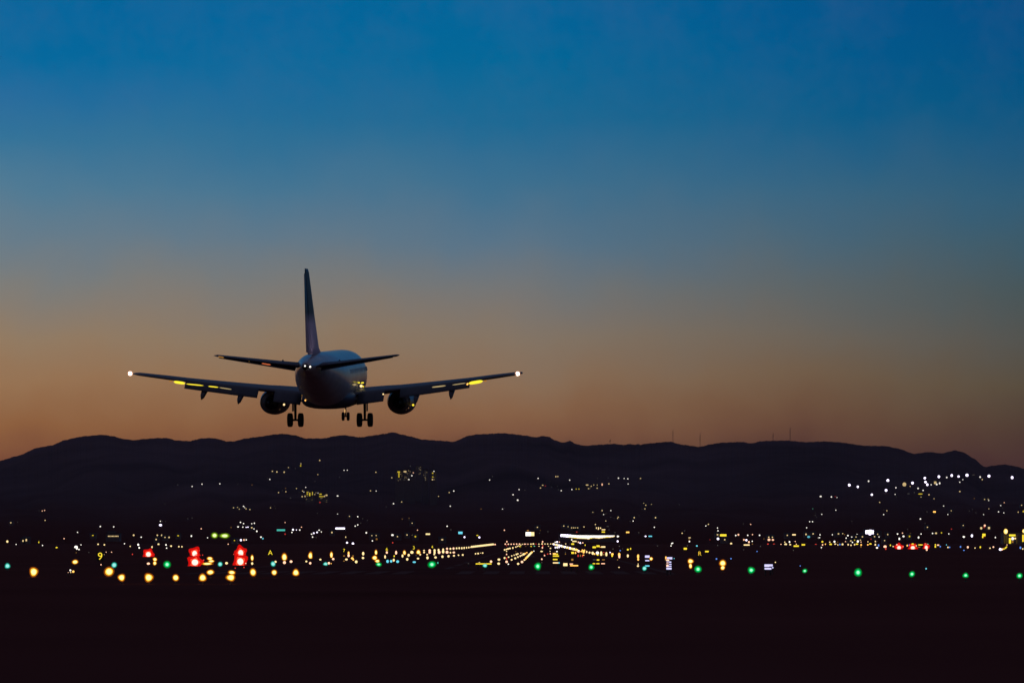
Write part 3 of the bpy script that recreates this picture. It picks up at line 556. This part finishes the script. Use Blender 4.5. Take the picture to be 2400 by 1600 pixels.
block(248, 280, 1249, 1262, 3250, 'low building with a row of small yellow windows near the left', rowwin(254, 276.5, 8, 1253.8, 1256.2, 'y', 1.3))
W = [(931.5, 937.5, 1103, 1106, 'Y'), (933.7, 936.3, 1106.5, 1117.5, 'Y'), (940.8, 942.2, 1104, 1118, 'e'), (928.8, 930.2, 1106, 1112, 'e')]
block(926, 945, 1101, 1128, 6100, 'first tower of the hillside apartments with a yellow lit stairwell', W, 'apartment_tower', 'apartment block', 12)
W = [(946, 952.5, 1102, 1105.5, 'y'), (952, 954.5, 1105, 1109, 'd'), (945.5, 950, 1122, 1123.6, 'd'), (957, 959.6, 1121, 1123.6, 'w'), (964, 966.6, 1112, 1114.6, 'w'), (967.5, 970, 1105.5, 1107.5, 'k'), (960.5, 963, 1090, 1092, 'd')]
block(945.5, 973, 1099, 1132, 6250, 'broad hillside apartment block with few scattered lit windows', W, 'apartment_tower', 'apartment block', 12)
W = [(980, 984, 1095.5, 1097.5, 'd'), (976, 977.4, 1091.5, 1094.5, 'e'), (986, 987.4, 1092, 1095, 'e')] 
block(974, 989, 1090, 1128, 6400, 'tallest hillside apartment block with only dim windows', W, 'apartment_tower', 'apartment block', 12)
W = [(996, 997.6, 1103+i*3.4, 1105+i*3.4, 'd') for i in range(7)]
block(991, 1004, 1100, 1128, 6300, 'dark hillside apartment block with one dim column of windows', W, 'apartment_tower', 'apartment block', 12)
W = [(1012.6, 1015.6, 1106, 1109, 'Y'), (1012.8, 1015.4, 1115, 1117.5, 'Y'), (1012, 1015.2, 1121, 1124, 'y'), (1015.6, 1018.2, 1102, 1104, 'w'), (1020.5, 1021.8, 1106, 1116, 'e')]
block(1008, 1024, 1100, 1128, 6200, 'last tower of the hillside apartments with bright yellow window dots', W, 'apartment_tower', 'apartment block', 12)
W = [(719, 721, 1151, 1158.5, 'Y'), (724, 727.5, 1153, 1161, 'Y'), (731.2, 733.2, 1151, 1159, 'Y'), (722, 723, 1150.5, 1153, 'y')]
block(716, 736, 1149, 1164, 5600, 'hillside building with three tall yellow stair windows', W, 'apartment_tower', 'apartment block', 10)
W = [(748.5, 754, 1155.3, 1158, 'Y'), (748, 758.5, 1161, 1163.2, 'Y'), (759, 762, 1160.5, 1163, 'y'), (763, 767.5, 1157.5, 1160.5, 'y')]
block(746, 770, 1154, 1165, 5600, 'low hillside building with two long yellow windows', W, 'apartment_tower', 'apartment block', 10)
W = [(2028.5, 2036, 1241, 1249.5, 'p'), (2036.3, 2043, 1240.2, 1252.2, 'p'), (2043.3, 2048, 1241.5, 1250, 'p')]  # panes glow in place of floodlight falling on the front
block(2027, 2050, 1239, 1262, 3500, 'small hall glowing violet white in the town below the hillside floodlights', W, 'lit_hall', 'building')
W = [(1196.5, 1201.5, 1235.5, 1238.5, 'd')]
W = [(1397.0, 1398.6, 1234, 1237.6, 'y'), (1401.5, 1403.6, 1234, 1239.6, 'y'), (1406.2, 1408.6, 1234.6, 1237.4, 'y')]
block(1394, 1411, 1232, 1250, 4000, 'small building with three pale windows above the terminal strip', W)
# glowing open structure at the right edge; olive windows stand in for lit wall
W = [(2365, 2380, 1250.8, 1255, 'Y'), (2364.6, 2369.6, 1259, 1272, 'Y'), (2371, 2375.6, 1257.5, 1263.6, 'w'), (2377, 2381, 1258.5, 1262, 'y'), (2372, 2375, 1266, 1270, 'u'),
     (2396, 2402, 1251.5, 1268, 'Y'), (2353, 2362, 1253, 1272, 'e'), (2382, 2384, 1252, 1272, 'e')]
block(2351, 2420, 1247, 1274, 2950, 'dimly lit yellow building with glowing windows at the right edge', W, 'lit_building', 'building')
o = thing('footbridge', ((2380-CX)*2940/F, 2940, 0), 'dim yellow lit deck line in front of the glowing right edge building', 'footbridge'); k = 2940/F; z = EYE+(HY-1274.5)*k
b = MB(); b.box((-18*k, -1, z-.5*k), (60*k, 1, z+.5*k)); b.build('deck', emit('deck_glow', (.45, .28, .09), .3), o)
for i in range(6):
    b = MB(); xx = -17*k+i*15*k; b.box((xx-.2, -.6, -.3+min(0, z)), (xx+.2, .6, z-.5*k-.003)); b.build('pier', M_WALL, o)
for px, py, r0, r1, lab in ((2357.2, 1243.8, 4.8, 6.2, 'large white and orange lamp over the right edge building'), (2399.5, 1243, 3.5, 4.5, 'large yellow lamp cut by the right edge of the picture')):
    Y = 2940; k = Y/F; P = ((px-CX)*k, Y, EYE+(HY-py)*k); o = thing('flood_mast', (P[0], Y, 0), lab, 'lamp mast')
    b = MB(); b.tube((0, 0, 0), (0, 0, P[2]-r1*k), .25, .15); b.build('pole', M_DARK, o)
    b = MB(); b.ball((0, 0, P[2]), r0*k, r0*k, r1*k, 14, 8); b.build('lamp_shade', emit('lens_O2', (1, .62, .12), 1.6, .7), o)  # glowing shell added as the lamp's orange halo
    b = MB(); b.ball((.8*k, 0, P[2]), r0*k*.66, r0*k*.66, r1*k*.7, 12, 8); b.build('bulb', em('w'), o)
# leaning lamp arm below the red light
Y = 3150; k = Y/F; bx, bz = (2302.5-CX)*k, EYE+(HY-1266)*k; o = thing('leaning_lamp', (bx, Y, 0), 'yellow lamp on a reddish leaning arm near the right edge', 'lamp')
b = MB(); b.tube((-3*k, 0, -.5), (2.4*k, 0, bz+9*k), .25, .3); b.build('arm', M_MAST, o)
b = MB(); b.box((0*k, -.5, bz+11*k), (7*k, .5, bz+17*k)); b.box((-.6*k, -.5, bz+7*k), (2*k, .5, bz+11*k-.003)); b.build('lamp_head', em('Y'), o)
b = MB(); b.box((2.1*k, -.5, bz+7*k), (6*k, .5, bz+11*k-.003)); b.build('side_reflector', emit('dim_red', (.4, .04, .02), .3), o)

# ------------------------------------------------------------------ radio masts on the ridge
for i, (px, yt, yb, wd, lab) in enumerate(((1577, 1006, 1036, 2.6, 'tall thin lattice radio mast left of the other thin mast on the ridge'), (1641, 1014, 1047, 2.6, 'thin lattice mast in the ridge dip below the orange sky'),
      (1852, 1001, 1033, 2.8, 'tallest lattice radio mast alone on the broad ridge'), (1812, 1014, 1034, 1.8, 'short lattice mast just left of the tallest mast'), (1430, 1028, 1041, 1.6, 'tiny mast on the saddle right of the double peak'))):
    k = YR/F; X = (px-CX)*k; g = terr(X/YR, YR)-3; top = EYE+(HY-yt)*k-g; h = wd*k/2
    o = thing('radio_mast', (X, YR, g), lab, 'radio mast', 'radio masts on the ridge')
    b = MB()
    for sx in (-1, 1):
        for sy in (-1, 1): b.tube((sx*h, sy*h, 0), (sx*h*.35, sy*h*.35, top), .16, .09, 5)
    n = 9
    for j in range(n):
        z0, z1 = top*j/n, top*(j+1)/n; a0, a1 = h*(1-.65*j/n), h*(1-.65*(j+1)/n); s = 1 if j % 2 else -1
        for sy in (-1, 1): b.tube((s*a0, sy*a0, z0), (-s*a1, sy*a1, z1), .14, .14, 4); b.tube((sy*a0, s*a0, z0), (sy*a1, -s*a1, z1), .14, .14, 4)
    b.build('lattice', M_MAST, o)
    b = MB(); b.tube((0, 0, top*.8), (0, 0, top+2), .2, .08, 6); b.build('antenna', M_MAST, o)
    b = MB()
    for z in (.55, .72): b.tube((-h*.6-.8, 0, top*z-.8), (-h*.6-.8, 0, top*z+.8), .7, .7, 10); b.tube((h*.5+.8, 0, top*z+1), (h*.5+.8, 0, top*z+2.6), .7, .7, 10)
    b.build('dish', M_MAST, o)
flush()
hb = MB(); hb.box((-9000, -60, -1.2), (9000, 12500, 620)); hz = hb.build('haze', bpy.data.materials.new('haze')); tag(hz, 'thin dusk air between the airfield and the hills', kind='stuff')
hm = hz.data.materials[0]; hm.use_nodes = True; t = hm.node_tree; t.nodes.clear(); pv = t.nodes.new('ShaderNodeVolumePrincipled'); ho = t.nodes.new('ShaderNodeOutputMaterial')
pv.inputs['Color'].default_value = (.9, .74, .86, 1); pv.inputs['Density'].default_value = 1.15e-5; pv.inputs['Anisotropy'].default_value = .2
t.links.new(pv.outputs[0], ho.inputs['Volume'])
# ------------------------------------------------------------------ the landing airliner
M_WHITE = mat('fuselage_paint', (.50, .48, .47), .34, coat=.3, noise=(.9, .16))
M_WING = mat('wing_grey', (.075, .07, .09), .45)
M_FLAP = mat('flap_grey', (.05, .045, .058), .5)
M_ENG = mat('engine_paint', (.24, .20, .18), .35)
M_HOT = mat('exhaust_metal', (.03, .025, .025), .45, .8)
M_TYRE = mat('tyre_rubber', (.008, .008, .009), .85)
M_STRUT = mat('gear_steel', (.06, .06, .06), .4, .5)
def finmat():
    m = mat('fin_livery', (.3, .3, .33), .5); t = m.node_tree; b = t.nodes['Principled BSDF']
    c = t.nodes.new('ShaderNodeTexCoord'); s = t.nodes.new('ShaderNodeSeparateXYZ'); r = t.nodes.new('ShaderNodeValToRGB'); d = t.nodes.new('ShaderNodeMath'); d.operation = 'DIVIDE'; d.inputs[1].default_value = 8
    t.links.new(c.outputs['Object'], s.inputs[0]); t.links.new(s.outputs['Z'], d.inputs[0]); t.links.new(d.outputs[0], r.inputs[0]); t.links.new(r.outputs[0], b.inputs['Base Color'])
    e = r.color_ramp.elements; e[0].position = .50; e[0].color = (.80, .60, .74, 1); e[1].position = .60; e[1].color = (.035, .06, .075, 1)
    return m
M_FIN = finmat()
PC = Vector(((773-CX)/F*212.3, 212.3, EYE + (HY-884)/F*212.3))
plane = thing('airliner', PC, 'twin-engine passenger jet seen from behind, gear down, just above the runway', 'airliner')
plane.rotation_euler = (R(4.4), 0, R(-2.0))
MW = Matrix.Translation(PC) @ plane.rotation_euler.to_matrix().to_4x4(); MI = MW.inverted()
def loc(px, py, yl):                # point in the jet's own frame on the cross-section yl
    o_ = MI @ Vector((0, 0, EYE)); d = MI.to_3x3() @ Vector(((px-CX)/F, 1, (HY-py)/F)); t = (yl-o_.y)/d.y
    return o_ + d*t
def ring(y, hw, zt, zb, n=36, e=2.15):
    zc, h = (zt+zb)/2, (zt-zb)/2; r = []
    for i in range(n):
        a = 2*math.pi*i/n; c, s = math.cos(a), math.sin(a)
        r.append((hw*math.copysign(abs(c)**(2/e), c), y, zc+h*math.copysign(abs(s)**(2/e), s)))
    return r
FS = [(16.5,.06,-.5,-.62),(16.3,.3,-.25,-.85),(15.9,.55,0,-1.1),(15.2,.9,.35,-1.4),(14.4,1.2,.8,-1.62),(13.4,1.5,1.4,-1.82),(12.4,1.72,1.75,-1.93),(11,1.86,1.95,-2),(9,1.88,2,-2.02),
      (5,1.88,2,-2.02),(0,1.88,2,-2.02),(-3.5,1.88,2,-2.02),(-5,1.87,2,-1.93),(-6.5,1.82,2,-1.7),(-8,1.72,1.99,-1.36),(-9.5,1.56,1.96,-.96),(-11,1.34,1.9,-.54),(-12.5,1.08,1.82,-.12),(-14,.8,1.7,.26),(-15.3,.56,1.56,.54),(-16.3,.38,1.42,.74),(-16.9,.26,1.3,.84)]
b = MB(); b.loft([ring(*f) for f in FS]); fus = b.build('fuselage', M_WHITE, plane)
b = MB(); b.loft([ring(-16.9, .24, 1.28, .86, 20, 2), ring(-17.25, .17, 1.2, .9, 20, 2)]); b.build('exhaust_cone', M_HOT, plane)
b = MB(); b.loft([ring(y, hw, -.9, zb, 28, 2.6) for y, hw, zb in ((7.2,.9,-1.95),(6.2,1.7,-2.15),(4,1.98,-2.3),(0,2.0,-2.32),(-2,1.9,-2.28),(-3.8,1.2,-2.0),(-4.8,.4,-1.85))]); b.build('belly_fairing', M_WING, plane)
for s in (-1, 1):                   # cabin windows, cockpit glass
    for i in range(38):
        y = 11.2-i*.53
        if 2.2 < y < 2.6 or y < -3.4: continue
        b = MB(); hz_ = lambda z, e_=0: s*(1.88*(1-abs((z+.01)/2.01)**2.15)**(1/2.15)+e_)
        b.loft([[(hz_(z, -.03), y-.12, z), (hz_(z, .004), y-.12, z), (hz_(z, .004), y+.12, z), (hz_(z, -.03), y+.12, z)] for z in (.34, .5, .66)], smooth=False); b.build('cabin_window', mat('window_glass', (.33, .33, .34), .35), plane)
b = MB(); b.box((-.95, 14.1, .55), (.95, 14.5, .98)); b.build('cockpit_window', M_DARK, plane)
AF = [(0,0),(.02,.022),(.06,.037),(.15,.052),(.3,.06),(.45,.056),(.6,.045),(.78,.027),(1,.003)]
def af(x, yle, ch, z, tc, ax='x', cut=1.0, tw=0):
    k = tc/.12; up = [(f*cut, t) for f, t in AF]; pts = [(f, t*k) for f, t in up] + [(f, -t*k*.72) for f, t in up[::-1][:-1]]
    out_ = []
    for f, t in pts:
        yy, zz = yle - f*ch, t*ch - tw*f*ch
        out_.append((x, yy, z+zz) if ax == 'x' else (x+zz, yy, z))
    return out_
def zw(x): return -1.28 + (abs(x)-1.9)*.118 + .0016*max(0, abs(x)-5)**2
def le(x): return 6.2-(abs(x)-1.9)*.54
def te(x): return -.75 if abs(x) < 5 else -.75-(abs(x)-5)*.185
for s in (-1, 1):
    secs = [1.2, 1.9, 3, 4, 5, 6.5, 8, 9.5, 10.6, 12, 13.2, 14.1, 14.42]
    b = MB(); rs = []
    for x in secs:
        full = le(x)-te(x); cut = .86 if 1.9 <= x < 10.61 else 1.0
        rs.append(af(s*x, le(x), full*cut, zw(x),   .15 if x < 5 else .14 if x < 14.3 else .08, tw=.0))
    b.loft(rs); wing = b.build('wing', M_WING, plane)
    def flap(x0, x1, ch, drop, back, ang, name, m, n=4):
        b_ = MB(); rr = []
        for i in range(n):
            x = x0+(x1-x0)*i/(n-1); r_ = af(s*x, te(x)+(le(x)-te(x))*.16-back, ch*(1-.25*(x-2)/12), zw(x)-drop, .13, tw=math.tan(R(ang))); rr.append(r_)
        b_.loft(rr); return b_.build(name, m, wing)
    flap(2.1, 4.1, 1.45, -.06, .15, 29, 'flap', M_FLAP)
    flap(5.3, 10.55, 1.40, -.07, .12, 27, 'flap', M_FLAP)
    flap(10.6, 14.1, .62, -.10, -.10, 16, 'aileron', M_WING)
    for x in (6.55, 9.2):
        b = MB(); z = zw(x); b.loft([[(s*x+a*w_, y, z+dz+c*h_) for a, c in ((-1,0),(-.7,.7),(.7,.7),(1,0),(.6,-.8),(0,-1),(-.6,-.8))] for y, dz, w_, h_ in ((te(x)+2.2,-.22,.05,.05),(te(x)+1.4,-.34,.2,.22),(te(x)+.3,-.5,.24,.28),(te(x)-.9,-.86,.17,.24),(te(x)-1.6,-1.12,.03,.05))])
        b.build('flap_track_fairing', M_FLAP, wing)
    # engine
    ex, ez = s*4.88, -1.96
    def er(y, r, fl=.93): return [(ex+r*math.cos(t), y, ez+r*math.sin(t)*(fl if math.sin(t) < 0 else 1.0)) for t in [2*math.pi*i/28 for i in range(28)]]
    b = MB(); b.loft([er(4.15,.86), er(5,1.0), er(6.2,1.07), er(7.6,1.07), er(8.3,1.0), er(8.5,.9), er(8.4,.84), er(7.9,.8), er(7.5,.79)], cap=False)
    b.loft([er(4.15,.8), er(4.4,.78), er(5.2,.78)], cap=True); eng = b.build('engine', M_ENG, plane)
    b = MB(); b.loft([er(5.2,.7,1), er(4.2,.56,1), er(3.4,.42,1)], cap=True); b.loft([er(3.4,.26,1), er(2.8,.05,1)]); b.build('exhaust_nozzle', M_HOT, eng)
    b = MB()
    for i in range(18):
        t = 2*math.pi*i/18; b.box((.15,-.02,-.07), (.76,.02,.07), M=Matrix.Translation((ex, 7.6, ez)) @ Matrix.Rotation(t, 4, 'Y') @ Matrix.Rotation(.5, 4, 'X'))
    b.ball((ex, 7.6, ez), .2, .4, .2); b.build('fan', M_HOT, eng)
    b = MB(); b.loft([[(ex-.16, y, z0), (ex+.16, y, z0), (ex+.16, y, z1), (ex-.16, y, z1)] for y, z0, z1 in ((7.4,-1.1,-.96),(6,-1.15,-.72),(4.5,-1.3,-.8),(2.6,-1.25,-.95))], smooth=False); b.build('pylon', M_ENG, eng)
    # tailplane
    b = MB(); b.loft([af(s*.55, -11.6, 3.7, 1.06, .13), af(s*2.2, -12.7, 2.95, 1.27, .13), af(s*6.2, -15.25, 1.5, 1.82, .12), af(s*6.38, -15.5, 1.1, 1.85, .06)]); st = b.build('tailplane', M_FLAP, plane)
    b = MB(); b.loft([af(s*.9, -14.4, 1.1, 1.06, .12, tw=.26), af(s*6.0, -16.3, .45, 1.78, .10, tw=.22)]); b.build('elevator', M_FLAP, st)
    # logo lamp on the tailplane, shining up at the fin
    lp, aim = Vector((s*2.0, -13.1, 1.44)), Vector((0, -13.9, 3.6)); dr = (aim-lp).normalized(); aa = dr.orthogonal().normalized(); bb = dr.cross(aa)
    cr = lambda c_, r_: [tuple(c_+r_*(math.cos(t)*aa+math.sin(t)*bb)) for t in [2*math.pi*i/16 for i in range(16)]]
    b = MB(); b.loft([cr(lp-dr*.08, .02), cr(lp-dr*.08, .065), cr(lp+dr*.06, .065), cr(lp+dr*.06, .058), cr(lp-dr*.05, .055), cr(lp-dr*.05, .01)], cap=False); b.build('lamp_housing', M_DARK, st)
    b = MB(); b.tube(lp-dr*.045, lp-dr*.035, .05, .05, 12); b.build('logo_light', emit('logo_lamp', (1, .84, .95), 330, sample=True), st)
    # main gear
    gx = s*2.6; g = MB(); g.tube((gx, 0, -1.5), (gx, 0, -3.15), .11, .09, 12); g.tube((gx, 0, -1.7), (gx-s*1.0, .1, -1.75), .07, n=8); g.tube((gx, .35, -1.6), (gx, .02, -2.7), .05, n=8)
    g.tube((gx-.42, 0, -3.15), (gx+.42, 0, -3.15), .075, n=10); gear = g.build('main_gear', M_STRUT, plane)
    for e in (-1, 1):
        t_ = MB(); wx = gx+e*.40; pr = [(-.17,.30),(-.19,.42),(-.165,.49),(-.09,.52),(.09,.52),(.165,.49),(.19,.42),(.17,.30)]
        t_.loft([[(wx+dx_, r*math.cos(a), -3.15+r*math.sin(a)) for a in [2*math.pi*i/28 for i in range(28)]] for dx_, r in pr]); wh = t_.build('wheel', M_TYRE, gear)
        h_ = MB(); h_.tube((wx-.13, 0, -3.15), (wx+.13, 0, -3.15), .27, n=18); h_.build('hub', M_STRUT, wh)
    d_ = MB(); d_.box((gx+s*.16, -.45, -2.5), (gx+s*.2, .45, -1.55)); d_.build('gear_door', M_WING, gear)
# nose gear
b = MB(); b.tube((0, 12.45, -1.8), (0, 12.45, -3.25), .075, .06, 10); b.tube((-.24, 12.45, -3.3), (.24, 12.45, -3.3), .05, n=8); b.tube((0, 13.3, -1.9), (0, 12.5, -2.7), .04, n=8); ng = b.build('nose_gear', mat('lit_gear_metal', (.45, .35, .22), .4, .6), plane)  # gold base colour carries lamplight on the strut
for e in (-1, 1):
    t_ = MB(); wx = e*.2; t_.loft([[(wx+dx_, 12.45+r*math.cos(a), -3.3+r*math.sin(a)) for a in [2*math.pi*i/24 for i in range(24)]] for dx_, r in ((-.09,.2),(-.1,.3),(-.06,.34),(.06,.34),(.1,.3),(.09,.2))]); t_.build('wheel', M_TYRE, ng)
    d_ = MB(); d_.box((e*.36-.02, 12.2, -2.35), (e*.36+.02, 13.6, -1.8)); d_.build('gear_door', M_WHITE, ng)
# fin, dorsal fillet and rudder
b = MB(); b.loft([af(0, -6.2, 9.0, 1.86, .03, 'z'), af(0, -8.6, 6.9, 2.3, .062, 'z'), af(0, -9.7, 5.75, 2.9, .085, 'z'), af(0, -11.6, 4.3, 4.6, .09, 'z'), af(0, -14.6, 2.3, 7.55, .095, 'z'), af(0, -14.9, 1.95, 7.8, .05, 'z')]); fin = b.build('tail_fin', M_FIN, plane)
for v in fin.data.vertices: pass
b = MB(); b.loft([af(0, -14.6, 1.75, 2.05, .10, 'z'), af(0, -15.55, 1.35, 4.6, .10, 'z'), af(0, -16.5, .8, 7.45, .10, 'z')]); b.build('rudder', M_FIN, fin)
def bulb(px, py, y, r, c, name='light', ry=None, parent=plane, s=None):
    p = loc(px, py, y); k = (212.3+y)/F; b_ = MB(); b_.ball(p, r*k, r*k, (ry or r)*k, 12, 8)
    return b_.build(name, s or em(c), parent)
TIPM = emit('wingtip_glow', (1, .82, .72), 12, sample=True); HALO = emit('wingtip_lens', (1, .48, .30), .9, .35)
for px, py in ((305, 874.3), (1213.3, 874.8)):
    bulb(px, py, -2.2, 4.2, 'w', 'navigation_light', s=TIPM); bulb(px, py, -2.2, 6.6, 'w', 'lens_cover', s=HALO)  # translucent outer ball stands in for the halo around each tip lamp
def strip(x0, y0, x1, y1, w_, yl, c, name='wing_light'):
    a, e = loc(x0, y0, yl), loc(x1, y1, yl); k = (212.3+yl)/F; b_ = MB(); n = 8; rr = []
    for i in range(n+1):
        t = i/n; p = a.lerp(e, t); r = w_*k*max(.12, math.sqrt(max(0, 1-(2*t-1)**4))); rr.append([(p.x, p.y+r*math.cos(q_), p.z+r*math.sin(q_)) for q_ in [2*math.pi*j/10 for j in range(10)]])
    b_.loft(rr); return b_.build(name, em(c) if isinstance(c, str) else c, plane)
YG = emit('flap_light_yellow', (1, .80, .04), 1.25, sample=True); YD = emit('flap_light_faint', (1, .75, .35), .5)  # glowing strips below stand in for light reflected along the flaps
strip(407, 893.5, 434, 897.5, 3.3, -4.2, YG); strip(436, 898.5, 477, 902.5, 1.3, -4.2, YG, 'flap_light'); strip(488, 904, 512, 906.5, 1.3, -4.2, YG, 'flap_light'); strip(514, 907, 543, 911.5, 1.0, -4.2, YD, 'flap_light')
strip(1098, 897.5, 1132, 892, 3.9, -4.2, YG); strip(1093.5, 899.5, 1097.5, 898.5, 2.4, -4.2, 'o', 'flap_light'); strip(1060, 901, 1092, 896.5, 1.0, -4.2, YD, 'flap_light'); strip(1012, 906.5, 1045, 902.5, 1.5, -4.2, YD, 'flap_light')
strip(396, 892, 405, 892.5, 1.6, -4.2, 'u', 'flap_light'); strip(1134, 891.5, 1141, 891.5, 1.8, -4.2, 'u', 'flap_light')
strip(511, 834.6, 525, 836.8, 1.3, -17.2, 'u', 'tail_light'); strip(613, 850.5, 635, 854, 1.1, -17.0, emit('tail_glow_red', (1, .22, .08), .8), 'tail_light')  # emissive slivers imitate red light reflected under the tailplane
for px, py, y, r, c in ((714.8, 856.5, -17.4, 1.9, 'w'), (727, 858.4, -17.3, 2.2, 'w'), (665.8, 947, 3.0, 2.5, 'y'), (898.2, 922.6, -3.0, 1.8, 'y'), (968.2, 948, 4.2, 2.6, 'Y'), (708, 925.5, -5.5, 1.2, 'u'),
                       (715.8, 937, -3, 2.0, 'o'), (728.2, 946, -3, 2.3, 'o'), (742, 948.3, -3, 1.3, 'u'), (801.5, 935.5, -3, 1.5, 'u'), (584, 845.6, -17, .8, 'u')):
    bulb(px, py, y, r, c, 'running_light')
strip(818, 899.5, 836, 896.5, 1.5, 3.2, YG, 'landing_light'); strip(838, 895.5, 844, 896, 1.6, 3.2, YG, 'landing_light'); strip(846, 896.5, 853, 895.5, 1.7, 3.2, YG, 'landing_light')  # emissive strips imitate landing light reflected at the wing root
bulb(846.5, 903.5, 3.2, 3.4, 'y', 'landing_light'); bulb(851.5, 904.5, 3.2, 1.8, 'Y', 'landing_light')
bulb(808.3, 962, 12.2, 1.2, 'k', 'taxi_light', ry=4.5, s=emit('nose_gear_glow', (1, .55, .2), .8))
